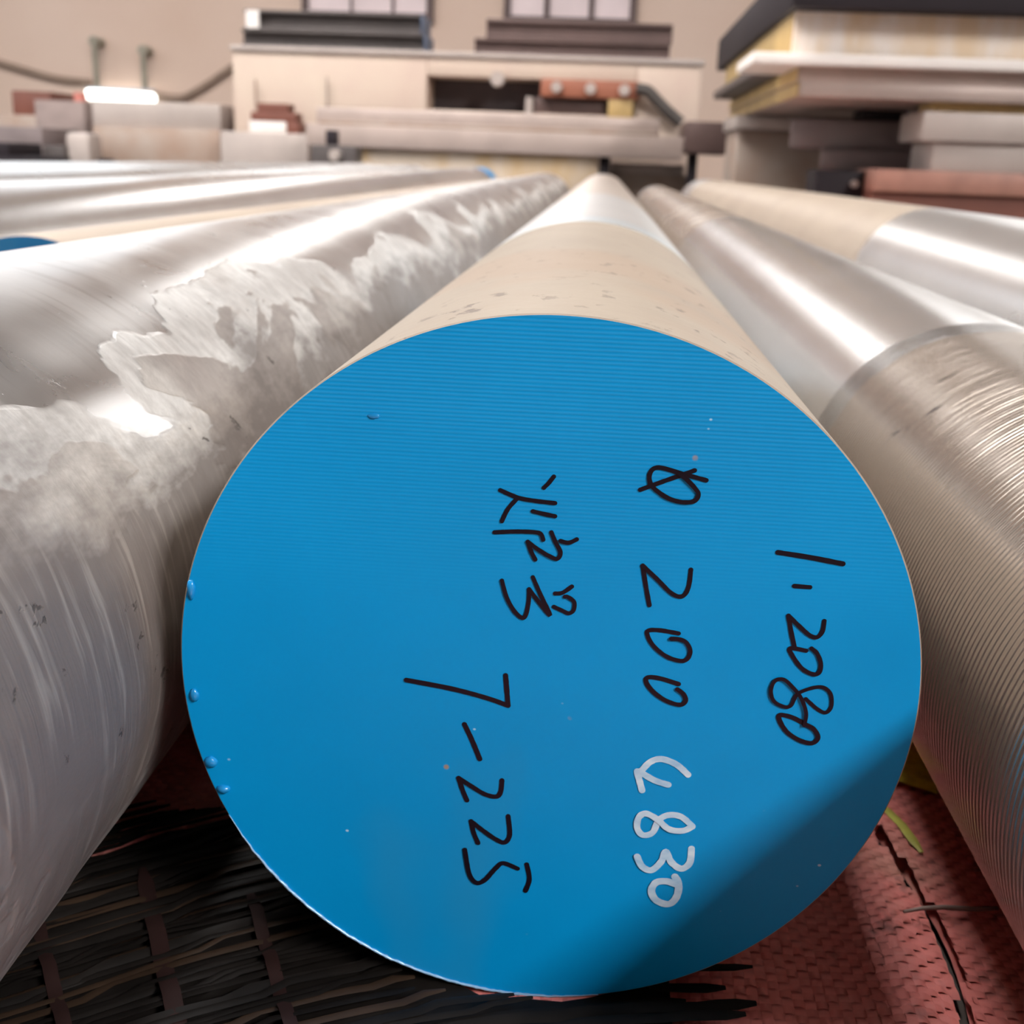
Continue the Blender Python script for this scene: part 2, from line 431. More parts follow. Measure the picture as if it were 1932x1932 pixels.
RIDGE_Y = 0.31
bar('shiny silver steel bar touching right of the blue bar', 0.2026, 0.0835, 0.0, -0.32, 4.2,
    turned_steel('ridged_turned_steel', 0.70, [(-0.4, 0.295), (1.55, 4.0)], band_matte=0.06, ridges=105, rough=0.24, dirt=0.9), M_cut, M_cut, n=224)  # beige tint of the near band is a reflection painted into the steel
RIDGE_Y = -5
bar('silver steel bar with beige scale far along, right-hand outermost bar', 0.47, 0.098, -0.02, -0.2, 4.3,
    turned_steel('half_scaled_steel', 0.70, [(1.35, 4.0)], rough=0.30, dirt=0.1), M_cut, M_cut)
bar('beige steel bar with dark blue end behind the scaly bar', -0.415, 0.085, 0.006, 0.56, 4.4,
    turned_steel('beige_scaled_steel', 0.60, [(0.4, 5.0)], rough=0.34, dirt=0.1), M_blue2, M_cut)
B_bar = bar('smooth bright silver bar with blue far end', -0.64, 0.0975, 0.0, 0.3, 6.0,
    turned_steel('bright_turned_steel', 0.74, rough=0.25, dirt=0.0), M_cut, M_blue)
obj('blue_rim', bar_body(0.30, 0.0980, 5.703, 120), M_blue, B_bar, 40)['label'] = 'bright blue painted rim at the far end'
for lb, x_, r_ in (('silver steel bar just beyond the blue-rimmed bar, second from the left edge', -0.86, 0.1), ('silver steel bar farthest to the left behind all others', -1.085, 0.1)):
    bar(lb, x_, r_, 0.0, 0.6, 5.2, turned_steel('pale_turned_steel', 0.72, tint=(0.97, 0.99, 1.0), rough=0.28, dirt=0.0), M_cut, M_cut)

# raised burr along the sawn rim and drips of paint on the blue end
M_burr = simple('bare_burr', (0.30, 0.50, 0.72), 0.3, 0.2, var=0.1, scale=200)
def burr(a0, a1, n=150):
    pts = []; rad = []
    for i in range(n + 1):
        a = a0 + (a1 - a0) * i / n
        q = noise.noise(Vector((cos(a) * 40, 0, sin(a) * 40)))
        rr = 0.0996 + 0.00025 * q
        pts.append((rr * cos(a), -0.0002 - 0.0002 * abs(q), rr * sin(a)))
        e = min(1.0, 6 * i / n, 6 * (n - i) / n)
        rad.append(0.00012 + e * (0.00030 + 0.00022 * noise.noise(Vector((i * 0.7, 2, 0)))))
    return tube(pts, rad, 6)
obj('burr', burr(radians(-152), radians(-78)), M_burr, T_main, 180)['label'] = 'pale blue burr along the sawn lower rim'
def blob(px, pz, sx, sz, h):
    bm = bmesh.new(); bmesh.ops.create_uvsphere(bm, u_segments=16, v_segments=8, radius=1.0)
    for v in bm.verts:
        k = 1.0 + 0.25 * noise.noise(v.co * 1.7 + Vector((px * 90, 0, pz * 90)))
        v.co = Vector((px + v.co.x * sx * k, v.co.y * h, pz + v.co.z * sz * k))
    return bm
M_drip = simple('blue_drip', (0.01, 0.24, 0.56), 0.22, 0.0, var=0.05)
for q in [(-0.09611, 0.02142, 0.0011, 0.0028, 0.0012), (-0.09656, -0.01005, 0.0014, 0.002, 0.001), (-0.09266, -0.03032, 0.0019, 0.0018, 0.0013), (-0.08928, -0.03865, 0.0019, 0.0013, 0.0014), (-0.04638, 0.07187, 0.0016, 0.0008, 0.0004)]: obj('paint_drip', blob(*q), M_drip, T_main, 180)

# handwriting on the blue end: every character a part, every stroke a ribbon lying on the paint
def ribbon(bmv, pts, wd, lift):
    V, F = bmv
    P = [Vector((a, 0, c)) for a, c in pts]; base = len(V); n = len(P)
    for i, q in enumerate(P):
        t = (P[min(i + 1, n - 1)] - P[max(i - 1, 0)]); t = t.normalized() if t.length > 1e-9 else Vector((1, 0, 0))
        u = Vector((t.z, 0, -t.x)); j = 1 + 0.10 * noise.noise(Vector((q.x * 900, lift * 1e5, q.z * 900)))
        lf = lift + i * 3e-6
        for s in (-1, 1):
            V.append((q.x + s * u.x * wd / 2 * j, -lf, q.z + s * u.z * wd / 2 * j))
    for i in range(n - 1): F.append((base + 2 * i, base + 2 * i + 1, base + 2 * i + 3, base + 2 * i + 2))
    for c, sg in ((0, -1), (n - 1, 1)):
        t = (P[1] - P[0]) if c == 0 else (P[-1] - P[-2]); a0 = math.atan2(t.z, t.x)
        lf = lift + c * 3e-6 - sg * 2e-6
        k = len(V); V.append((P[c].x, -lf, P[c].z))
        for s in range(9):
            an = a0 + (pi / 2 if sg > 0 else -pi / 2) - sg * 0 + (-1) * pi * s / 8 * 1.0
            V.append((P[c].x + cos(an) * wd / 2, -lf, P[c].z + sin(an) * wd / 2))
        for s in range(8): F.append((k, k + 1 + s, k + 2 + s))
M_ink = simple('black_marker_ink', (0.006, 0.004, 0.010), 0.4, 0.0, var=0.1, scale=300, spec=0.2)
def white_ink():
    m, nt, b = new_mat('white_paint_marker')
    st = ramp(nt, nz(nt, 260, (0.5, 1, 1), 4), [(0.35, 0.0), (0.7, 1.0)])
    put(nt, b, Base__Color=mixc(nt, st, (0.58, 0.78, 0.88), (0.26, 0.52, 0.74)), Roughness=0.4)
    return m
M_white_ink = white_ink()
WRITING = [
    ('diameter sign', 0, 0.00121, [[(0.03589, 0.06223), (0.02895, 0.05924), (0.02257, 0.05639)], [(0.03901, 0.05982), (0.03318, 0.06111), (0.02684, 0.0625), (0.02476, 0.06095), (0.02509, 0.05804), (0.02764, 0.05577), (0.03057, 0.0543), (0.03375, 0.05376), (0.03653, 0.05432), (0.03732, 0.05614), (0.03625, 0.05771), (0.03422, 0.05967), (0.03224, 0.06118)]]),
    ('digit 2', 0, 0.00121, [[(0.03709, 0.03564), (0.03692, 0.03133), (0.03604, 0.02873), (0.03448, 0.02807), (0.03215, 0.02916), (0.0287, 0.03237), (0.0246, 0.036)], [(0.0246, 0.036), (0.02583, 0.03026), (0.02709, 0.02516)]]),
    ('digit 0', 0, 0.00121, [[(0.03529, 0.01767), (0.03037, 0.01825), (0.02733, 0.01797), (0.02725, 0.01641), (0.02908, 0.01357), (0.03254, 0.01096), (0.03621, 0.00994), (0.03811, 0.01064), (0.03871, 0.01296), (0.03742, 0.01535), (0.03541, 0.01613), (0.03345, 0.01613)]]),
    ('digit 0', 0, 0.00130, [[(0.03641, 0.00313), (0.03138, 0.00443), (0.02808, 0.00448), (0.02786, 0.00287), (0.03003, 0.00027), (0.0335, -0.00195), (0.0372, -0.00284), (0.03862, -0.00157), (0.03794, 0.00034), (0.03619, 0.00167)]]),
    ('digit 1', 0, 0.00137, [[(0.05881, 0.04175), (0.06693, 0.04092), (0.07551, 0.03972)]]),
    ('dot', 0, 0.00121, [[(0.06389, 0.03288), (0.06794, 0.0328)]]),
    ('digit 2', 0, 0.00123, [[(0.07261, 0.02371), (0.07243, 0.02078), (0.07121, 0.0191), (0.06925, 0.01952), (0.06646, 0.02177), (0.06329, 0.0246)], [(0.06329, 0.0246), (0.06437, 0.02037), (0.06583, 0.01557)]]),
    ('digit 0', 0, 0.00121, [[(0.06884, 0.01507), (0.06468, 0.01549), (0.06555, 0.01329), (0.06835, 0.00995), (0.07141, 0.00853), (0.07293, 0.00935), (0.07298, 0.01184), (0.07171, 0.01457), (0.07016, 0.01587)]]),
    ('digit 8', 0, 0.00107, [[(0.07026, 0.00128), (0.07347, -0.00138), (0.07585, -0.00229), (0.07713, -0.00038), (0.07653, 0.00318), (0.07439, 0.00496), (0.07152, 0.00461), (0.06785, 0.00254), (0.06657, -0.00081), (0.06466, -0.00131), (0.0619, 0.00015), (0.06083, 0.00311), (0.06164, 0.00604), (0.06386, 0.00656), (0.06633, 0.00459), (0.06893, 0.00154), (0.07068, -0.00268), (0.07062, -0.00633)]]),
    ('digit 0', 0, 0.00130, [[(0.07058, -0.00597), (0.06727, -0.00439), (0.06395, -0.00391), (0.06413, -0.00572), (0.06642, -0.00885), (0.06993, -0.01094), (0.07327, -0.0115), (0.07465, -0.00969), (0.07314, -0.00724), (0.07058, -0.00597)]]),
    ('furnace character', 0, 0.00116, [[(0.00035, 0.05858), (-0.00083, 0.05687), (-0.00204, 0.05548)], [(-0.01328, 0.05417), (-0.00861, 0.05246), (-0.00411, 0.05186), (0.001, 0.05156)], [(-0.00861, 0.05246), (-0.01106, 0.04932), (-0.01255, 0.04588)], [(-0.00463, 0.04903), (-0.00173, 0.04847), (0.00117, 0.04804)], [(-0.01438, 0.04273), (-0.00955, 0.04323), (-0.00504, 0.04344), (-0.00245, 0.04312), (-0.00161, 0.04149)], [(0.00042, 0.04364), (0.00163, 0.04101), (0.00306, 0.03825), (0.00224, 0.03649), (7e-05, 0.03717), (-0.00291, 0.03883), (-0.00558, 0.0407)], [(-0.00558, 0.0407), (-0.0047, 0.03824), (-0.00344, 0.03593)], [(0.0029, 0.04143), (0.00504, 0.04109), (0.0071, 0.04216)]]),
    ('number character', 0, 0.00116, [[(0.0065, 0.029), (0.00412, 0.02711), (0.00218, 0.02677)], [(0.00203, 0.023), (0.00437, 0.02203), (0.00604, 0.02144), (0.00729, 0.02244), (0.0073, 0.02475), (0.00561, 0.02603), (0.00482, 0.02611)], [(-0.00387, 0.03095), (-0.00172, 0.02638), (0.00116, 0.02062), (-0.0016, 0.0236), (-0.00471, 0.02757)], [(-0.00471, 0.02757), (-0.00474, 0.02339), (-0.0057, 0.01946), (-0.00805, 0.02071), (-0.0105, 0.02475), (-0.01198, 0.02953)]]),
    ('digit 7', 0, 0.00139, [[(-0.01004, 0.00231), (-0.00955, -0.00205), (-0.00905, -0.00658)], [(-0.00905, -0.00658), (-0.0152, -0.00467), (-0.02473, -0.00264), (-0.03711, -0.00097)]]),
    ('dash', 0, 0.00145, [[(-0.02087, -0.01313), (-0.01855, -0.018), (-0.01634, -0.02337)]]),
    ('digit 2', 0, 0.00139, [[(-0.00995, -0.02954), (-0.01017, -0.03304), (-0.01136, -0.03469), (-0.01464, -0.03418), (-0.01852, -0.03193), (-0.02205, -0.02974)], [(-0.02205, -0.02974), (-0.02092, -0.03329), (-0.01958, -0.03653)]]),
    ('digit 2', 0, 0.00139, [[(-0.00782, -0.04065), (-0.00719, -0.04653), (-0.00857, -0.04911), (-0.01141, -0.04808), (-0.015, -0.0456), (-0.01822, -0.0431)], [(-0.01822, -0.0431), (-0.01743, -0.0466), (-0.01607, -0.04991)]]),
    ('digit 5', 0, 0.00139, [[(-0.00199, -0.05568), (-0.00102, -0.06045), (-0.002, -0.06437)], [(-0.00454, -0.05728), (-0.00868, -0.05586), (-0.01074, -0.05766), (-0.0138, -0.06183), (-0.01626, -0.06287), (-0.01834, -0.05995), (-0.01974, -0.05239)]]),
    ('digit 4', 1, 0.00182, [[(0.04104, -0.02369), (0.03759, -0.02079), (0.03345, -0.01945), (0.0305, -0.02059), (0.02834, -0.02341)], [(0.02714, -0.02374), (0.02784, -0.02612), (0.02889, -0.02947)], [(0.02768, -0.02369), (0.0319, -0.02602), (0.03591, -0.02715)]]),
    ('digit 8', 1, 0.00182, [[(0.04346, -0.03948), (0.04018, -0.0368), (0.03675, -0.03655), (0.03415, -0.03832), (0.03272, -0.04235), (0.03004, -0.04336), (0.02831, -0.04115), (0.02863, -0.03777), (0.0306, -0.03651), (0.03379, -0.03811), (0.03707, -0.0408), (0.04085, -0.04103), (0.04346, -0.03948)]]),
    ('digit 3', 1, 0.00195, [[(0.04383, -0.04667), (0.0437, -0.05112), (0.04146, -0.05323), (0.03855, -0.05133), (0.03678, -0.04807), (0.03578, -0.05134), (0.03323, -0.05436), (0.03053, -0.05339), (0.02893, -0.05034)]]),
    ('digit 0', 1, 0.00210, [[(0.03994, -0.05601), (0.04116, -0.05831), (0.04091, -0.06238), (0.03888, -0.06501), (0.03532, -0.06411), (0.03371, -0.06116), (0.03476, -0.05832), (0.03763, -0.05758), (0.04047, -0.05838)]]),
]
for what, white, wd, strokes in WRITING:
    bmv = ([], []); lift = 0.00012
    for st in strokes:
        lift += 0.00002
        ribbon(bmv, spline(st, 8), wd, lift)
    o = obj('handwritten_character', bmv, M_white_ink if white else M_ink, T_main)
    o['label'] = ('white painted ' if white else 'black marker ') + what

# ---------------------------------------------------------------- red woven cloth on the floor
def cloth_mat(name, weave):
    m, nt, b = new_mat(name)
    a = mixc(nt, ramp(nt, nz(nt, 30, detail=4), [(0.35, 0.0), (0.7, 1.0)]), (0.74, 0.23, 0.205), (0.66, 0.18, 0.16))
    a = mixc(nt, ramp(nt, nz(nt, 9, detail=4), [(0.50, 0.0), (0.66, 0.75)]), a, (0.42, 0.23, 0.17))
    a = mixc(nt, ramp(nt, nz(nt, 75, detail=3), [(0.62, 0.0), (0.74, 0.7)]), a, (0.13, 0.045, 0.04))
    a = mixc(nt, ramp(nt, nz(nt, 15, (1, 0.4, 1), 3), [(0.58, 0.0), (0.75, 0.5)]), a, (0.62, 0.33, 0.31))
    put(nt, b, Base__Color=a, Roughness=0.5, Normal=bump(nt, nz(nt, 350, (1, 1, 1), 3), 0.35, 0.0004))
    if not weave:
        br = nd(nt, 'ShaderNodeTexBrick', Scale=150.0); lk(nt, coords(nt), br.inputs['Vector'])
        put(nt, b, Normal=bump(nt, br.outputs['Fac'], 0.6, -0.0008))
    return m
M_cloth = cloth_mat('red_woven_tape', True); M_cloth2 = cloth_mat('red_sheet', False)

def slit_x(y):      # the long slit between the two overlapping widths of cloth
    return 0.1265 + 0.0045 * sin(y * 34 + 0.2) * (1 if y < 0.13 else 0.5) + 0.02 * max(0.0, y - 0.11)
def slit_w(y):
    return 0.0012 * max(0.0, min(1.0, (0.112 - y) / 0.07))
def cloth_z(x, y):
    d = slit_x(y) - x
    fade = max(0.0, min(1.0, (0.16 - y) / 0.05))
    if d > 0: h = 0.0034 * math.exp(-((d - 0.014) / 0.010) ** 2) * fade - 0.0006 * math.exp(-d / 0.004)
    else: h = 0.0042 * math.exp(d / 0.016) * fade
    h += 0.0013 * noise.noise(Vector((x * 34, y * 26, 0.0))) + 0.0007 * noise.noise(Vector((x * 90, y * 90, 4.0)))
    return (h - 0.0004) * min(1.0, abs(x) / 0.012) * max(0.0, min(1.0, (0.195 - x) / 0.03))
def weave(X0, X1, Y0, Y1, p=0.0034, sub=3):
    V = []; F = []
    nx = int((X1 - X0) / p); ny = int((Y1 - Y0) / p)
    for direction in (0, 1):
        na, nb = (ny, nx) if direction == 0 else (nx, ny)
        for i in range(na):
            j0 = 1.6 * noise.noise(Vector((i * 0.37, direction * 9.0, 1)))
            prev = None
            for s in range(nb * sub + 1):
                t = s / sub
                wob = 0.00022 * noise.noise(Vector((i * 3.1, t * 0.4, direction * 5.0)))
                up = cos(pi * (t + 0.0)) * (1 if (i % 2) else -1) * (1 if direction == 0 else -1)
                hh = 0.00040 * up
                half = p * 0.47
                if direction == 0: x, y = X0 + (t + 0.5) * p, Y0 + (i + 0.5) * p + wob
                else: x, y = X0 + (i + 0.5) * p + wob, Y0 + (t + 0.5) * p
                if slit_w(y) > 0.00015 and abs(x - slit_x(y)) < slit_w(y) + 0.0002: prev = None; continue
                z = cloth_z(x, y) + hh
                tl = 0.00012 * noise.noise(Vector((i * 1.3, t * 0.8, 2.0 + direction)))
                k = len(V)
                if direction == 0: V += [(x, y - half, z - tl), (x, y + half, z + tl)]
                else: V += [(x + half, y, z - tl), (x - half, y, z + tl)]
                if prev is not None: F.append((prev, k, k + 1, prev + 1))
                prev = k
    return (V, F)
T_cloth = thing('woven_cloth', 'dirty red woven plastic cloth spread on the floor under the bars', 'cloth', (0, 0, -0.004))
def sheet(x0f, x1f, y0, y1, n):
    V = []; F = []
    for i in range(n + 1):
        y = y0 + (y1 - y0) * i / n
        V += [(x0f(y), y, -0.0015), (x1f(y), y, -0.0015)]
        if i: F.append((2 * i - 2, 2 * i - 1, 2 * i + 1, 2 * i))
    return (V, F)
obj('sheet', sheet(lambda y: -1.2, lambda y: slit_x(y) - slit_w(y) - 0.0004, -0.4, 0.26, 60), M_cloth2, T_cloth, loc=(0, 0, 0.0035))
obj('sheet', sheet(lambda y: slit_x(y) + slit_w(y) + 0.0004, lambda y: 0.7, -0.4, 0.26, 60), M_cloth2, T_cloth, loc=(0, 0, 0.0035))
obj('sheet', sheet(lambda y: -1.2, lambda y: 0.7, 0.26, 4.2, 4), M_cloth2, T_cloth, loc=(0, 0, 0.0035))
tag(obj('weave', weave(-0.19, 0.24, -0.09, 0.27), M_cloth, T_cloth, 180, loc=(0, 0, 0.004)), kind='stuff')

# ---------------------------------------------------------------- black frayed strapping mat
M_strand = simple('black_plastic_tape', (0.011, 0.009, 0.008), 0.45, 0.0, var=0.25, scale=60, spec=0.09)
M_strand2 = simple('brown_black_tape', (0.032, 0.019, 0.012), 0.45, 0.0, var=0.2, scale=60, spec=0.15)
M_cross = simple('dark_red_tape', (0.022, 0.010, 0.009), 0.6, 0.0, var=0.2, scale=60, spec=0.15)
T_mat = thing('woven_mat', 'black frayed woven mat on the floor below the blue end', 'mat', (0, 0, 0))
def strip(path, wd, th=0.00035, roll=0.0):
    V = []; F = []; n = len(path); P = [Vector(q) for q in path]
    for i, q in enumerate(P):
        t = (P[min(i + 1, n - 1)] - P[max(i - 1, 0)]).normalized()
        u = Vector((-t.y, t.x, 0)).normalized()
        rl = roll + 0.25 * noise.noise(q * 40)
        u = u * cos(rl) + Vector((0, 0, 1)) * sin(rl)
        nn = Vector((0, 0, 1)) * cos(rl) - Vector((u.x, u.y, 0)) * 0
        wv = wd * (0.45 if i in (0, n - 1) else 1.0)
        V += [tuple(q - u * wv / 2), tuple(q + nn * th), tuple(q + u * wv / 2), tuple(q - nn * th * 0.4)]
        if i:
            a = 4 * (i - 1); b = 4 * i
            for k in range(4): F.append((a + k, a + (k + 1) % 4, b + (k + 1) % 4, b + k))
    F.append((3, 2, 1, 0)); e = 4 * (n - 1); F.append((e, e + 1, e + 2, e + 3))
    return (V, F)
def strand_y(x, y0):
    def s(x): return 0.80 if x < -0.12 else (0.80 - (x + 0.12) / 0.15 * 0.62 if x < 0.03 else 0.18)
    y = y0; xx = -0.21
    while xx < x: y += s(xx) * 0.005; xx += 0.005
    return y
def bar_clear(x, y):
    z = 1.0
    if y > -0.004: z = min(z, 0.1 - math.sqrt(max(0.0, 0.01 - min(abs(x), 0.1) ** 2)))
    dx = abs(x + 0.206); z = min(z, 0.098 - math.sqrt(max(0.0, 0.098 ** 2 - min(dx, 0.098) ** 2)))
    return z
def backing():
    V = []; F = []; xs = [-0.19 + 0.008 * i for i in range(30)]; rows = []
    for x in xs:
        yt = min(strand_y(x, 0.004), 0.078) if x < -0.1 else max(-0.003, (-x - 0.02) * 0.9)
        if x > 0.012: yt = -0.003 + (x - 0.012) * 0.45
        yb = strand_y(x, -0.235)
        V += [(x, yb, 0.0008), (x, yt, 0.0012)]
    for i in range(len(xs) - 1): F.append((2 * i, 2 * i + 2, 2 * i + 3, 2 * i + 1))
    return (V, F)
obj('backing', backing(), M_strand, T_mat)['label'] = 'black backing under the strands'
NST = 84
for i in range(NST):
    y0 = -0.235 + 0.00315 * i + rng.uniform(-0.0006, 0.0006)
    xa = -0.19 + rng.uniform(-0.01, 0.01); xb = 0.054 + rng.uniform(-0.014, 0.014)
    lay = rng.uniform(0.0016, 0.0048); n = 44; runs = [[]]
    for k in range(n + 1):
        x = xa + (xb - xa) * k / n
        y = strand_y(x, y0) + 0.0012 * noise.noise(Vector((x * 30, i * 1.7, 0)))
        if y > 0.084 + 0.01 * noise.noise(Vector((i, 0, 0))) or bar_clear(x, y) < lay + 0.0020: runs.append([]); continue
        runs[-1].append((x, y, lay + 0.0010 * noise.noise(Vector((x * 45, i * 2.3, 5)))))
    for path in runs:
        if len(path) > 4:
            obj('strand', strip(path, rng.uniform(0.0022, 0.0034), roll=rng.uniform(-0.35, 0.5)), M_strand2 if rng.random() < 0.16 else M_strand, T_mat, 40)
for (xa, ya, xb, yb, wd) in [(-0.1315, 0.0397, -0.0876, -0.0425, 0.0052), (-0.159, 0.0183, -0.1204, -0.0405, 0.004), (-0.094, 0.0356, -0.0605, -0.0333, 0.004)]:
    path = [(xa + (xb - xa) * k / 10, ya + (yb - ya) * k / 10, 0.0042 + 0.0018 * sin(k * 1.9 + xa * 90)) for k in range(11)]
    obj('cross_tape', strip(path, wd), M_cross, T_mat, 40)['label'] = 'dark red cross tape'

# yellow scraps and a grey straw on the red cloth
M_yel = simple('yellow_plastic', (0.80, 0.66, 0.05), 0.45, 0.0, var=0.2, scale=120, bmp=0.0006)
M_yel2 = simple('yellow_green_tape', (0.60, 0.58, 0.10), 0.4, 0.0, var=0.12, scale=90)
def scrap(poly, z, wave):
    bm = bmesh.new()
    vs = [bm.verts.new((x, y, z)) for x, y in poly]; f = bm.faces.new(vs)
    bmesh.ops.triangulate(bm, faces=[f]); bmesh.ops.subdivide_edges(bm, edges=bm.edges[:], cuts=3, use_grid_fill=True)
    for v in bm.verts: v.co.z += wave * (noise.noise(Vector((v.co.x * 90, v.co.y * 260, 0))) + 0.4)
    r = bmesh.ops.extrude_face_region(bm, geom=bm.faces[:])
    for v in r['geom']:
        if isinstance(v, bmesh.types.BMVert): v.co.z += 0.0006
    bmesh.ops.recalc_face_normals(bm, faces=bm.faces[:])
    return bm
tag(obj('plastic_scrap', scrap([(0.1312, 0.1423), (0.1467, 0.1453), (0.1535, 0.1329), (0.1535, 0.1454), (0.155, 0.1657), (0.1571, 0.1803), (0.1417, 0.1804)], 0.0028, 0.0022), M_yel, None, 60), 'crumpled yellow plastic scrap wedged behind the blue end on the red cloth', 'scrap')
tag(obj('tape_strip', strip([(0.1263, 0.1294, 0.002), (0.1305, 0.1162, 0.003), (0.1329, 0.1053, 0.004), (0.1342, 0.0947, 0.0045), (0.1357, 0.0871, 0.004)], 0.0036, 0.0005), M_yel2, None, 40), 'thin yellow green tape strip lying on the red cloth', 'tape')
M_straw = simple('grey_straw', (0.33, 0.26, 0.23), 0.5)
tag(obj('straw', tube([(0.1196, 0.0472, 0.0062), (0.126, 0.0492, 0.0066), (0.1335, 0.0516, 0.006), (0.141, 0.054, 0.0045), (0.1467, 0.0559, 0.0035), (0.1533, 0.0579, 0.003)], [0.0005, 0.0007, 0.0008, 0.0008, 0.0008, 0.0007], 6), M_straw, None, 180), 'thin grey straw lying across the slit in the red cloth', 'straw')

# ---------------------------------------------------------------- machines and steel stock at the back of the hall
FL = -0.006
M_cream = simple('cream_machine_paint', (0.50, 0.395, 0.315), 0.6, 0.0, var=0.08, scale=2.5, col2=(0.46, 0.34, 0.28))
M_dark = simple('dark_recess', (0.055, 0.038, 0.040), 0.6)
M_brown = simple('dark_brown_steel', (0.115, 0.070, 0.062), 0.5, 0.3, var=0.15, scale=4)
M_slate = simple('dark_slate_steel', (0.095, 0.078, 0.074), 0.45, 0.3, var=0.15, scale=4)
M_bluend = simple('dull_blue_paint', (0.075, 0.10, 0.16), 0.5)
M_rust = simple('red_brown_primer', (0.30, 0.10, 0.055), 0.6, var=0.12, scale=5)
M_rustd = simple('dark_rust_primer', (0.17, 0.055, 0.035), 0.6, var=0.15, scale=5)
M_pink = simple('pinkish_ground_steel', (0.43, 0.335, 0.295), 0.45, 0.2, var=0.1, scale=5)
M_greyb = simple('grey_brown_steel', (0.36, 0.29, 0.245), 0.55, 0.2, var=0.12, scale=4, col2=(0.30, 0.20, 0.15))
M_pale = simple('pale_grey_steel', (0.42, 0.35, 0.315), 0.5, 0.2, var=0.1, scale=4)
M_white = simple('white_paper', (0.70, 0.64, 0.60), 0.6, var=0.04)
M_pgrey = simple('purple_grey_steel', (0.20, 0.155, 0.15), 0.5, 0.3, var=0.15, scale=5)
M_yellow = simple('yellow_oiled_edge', (0.50, 0.33, 0.13), 0.55, var=0.15, scale=6)
M_black = simple('black_painted_steel', (0.020, 0.015, 0.018), 0.6, var=0.1, scale=5, spec=0.2)
M_rubber = simple('black_rubber', (0.05, 0.04, 0.035), 0.55)

def stained_slab():
    m, nt, b = new_mat('stained_pale_slab')
    z = axis(nt, 2)
    st = mth(nt, 'MULTIPLY', ramp(nt, nz(nt, 6, (1, 1, 0.25), 4), [(0.42, 0.0), (0.62, 1.0)]), 0.8)
    put(nt, b, Base__Color=mixc(nt, st, (0.58, 0.47, 0.37), (0.50, 0.33, 0.16)), Roughness=0.6)
    return m
def printed_slab():
    m, nt, b = new_mat('cream_wrapped_slab')
    s1 = ramp(nt, nz(nt, 9, (1, 1, 0.25), 4), [(0.42, 0.0), (0.6, 0.9)])
    c = mixc(nt, s1, (0.72, 0.55, 0.38), (0.80, 0.72, 0.67))
    put(nt, b, Base__Color=c, Roughness=0.55)
    return m

def B(name, m, label, cat, rect, y0, y1, zb=None, **k):
    x0, z0, x1, z1 = rect
    return solid(name, m, label, cat, x0, x1, y0, y1, FL if zb == 'floor' else (z0 if zb is None else zb), z1, **k)

# cream machine bed with a deep recess
mx0, mz0, mx1, mz1 = (-2.3352, 0.4128, 0.5547, 0.8244)
rx0, rz0, rx1, rz1 = (-1.1185, 0.5196, 0.1659, 0.7155)
T_mach = thing('machine_bed', 'long cream machine bed with dark recess and hose, against the back wall', 'machine', ((mx0 + mx1) / 2, 7.3, FL))
cx = (mx0 + mx1) / 2
bm = bmesh.new()
box(bm, mx0 - cx, rx0 - cx, 0, 0.9, 0, mz1 - FL, 0.01); box(bm, rx1 - cx, mx1 - cx, 0, 0.9, 0, mz1 - FL, 0.01)
box(bm, rx0 - cx, rx1 - cx, 0, 0.9, rz1 - FL, mz1 - FL, 0.008); box(bm, rx0 - cx, rx1 - cx, 0, 0.9, 0, rz0 - FL, 0.008)
obj('housing', bm, M_cream, T_mach, 30)
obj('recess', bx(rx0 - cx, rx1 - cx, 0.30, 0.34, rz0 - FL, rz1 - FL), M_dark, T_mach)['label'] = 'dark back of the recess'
obj('top_plate', bx(mx0 - cx - 0.01, mx1 - cx + 0.01, -0.02, 0.92, mz1 - FL, mz1 - FL + 0.03, 0.004), M_pale, T_mach, 30)
def cyl(x, y, z, r, h, n=20, axis_='Y'):
    bm = bmesh.new(); bmesh.ops.create_cone(bm, cap_ends=True, segments=n, radius1=r, radius2=r * 0.94, depth=h)
    R = Matrix.Rotation(pi / 2, 3, 'X') if axis_ == 'Y' else Matrix.Identity(3)
    for v in bm.verts: v.co = R @ v.co + Vector((x, y, z))
    return bm
px0, pz0, px1, pz1 = (-0.4142, 0.615, 0.1814, 0.7177)
plate = obj('clamp_plate', bx(px0 - cx, px1 - cx, -0.06, 0.30, pz0 - FL, pz1 - FL, 0.006), M_rust, T_mach, 30); plate['label'] = 'rust red clamp plate with three pale bolts'
for q in [(-0.3169, 0.6702), (-0.112, 0.6678), (0.0922, 0.6654)]:
    o = obj('bolt', cyl(q[0] - cx, -0.075, q[1] - FL, 0.034, 0.05), M_pale, plate, 30)
q0 = (0.0002, 0.4964, 0.1508, 0.618)
obj('spacer_block', bx(q0[0] - cx, q0[2] - cx, -0.05, 0.12, q0[1] - FL, pz0 - FL, 0.004), M_yellow, T_mach, 30)['label'] = 'yellowish spacer block'
q0 = (-0.4483, 0.5265, -0.0173, 0.613)
obj('slide_block', bx(q0[0] - cx, q0[2] - cx, 0.02, 0.28, rz0 - FL, pz0 - FL, 0.004), M_brown, T_mach, 30)
hose = spline([(a - cx, -0.09, c - FL) for a, c in [(0.1613, 0.6725), (0.2316, 0.6628), (0.2924, 0.6108), (0.3668, 0.5469), (0.4443, 0.489)]], 6)
obj('hose', tube(hose, 0.036, 10), M_rubber, T_mach, 60)['label'] = 'black rubber hose'
k0 = (-0.679, 0.706)
obj('knob', cyl(k0[0] - cx, -0.04, k0[1] - FL, 0.045, 0.08), M_pale, T_mach, 40)

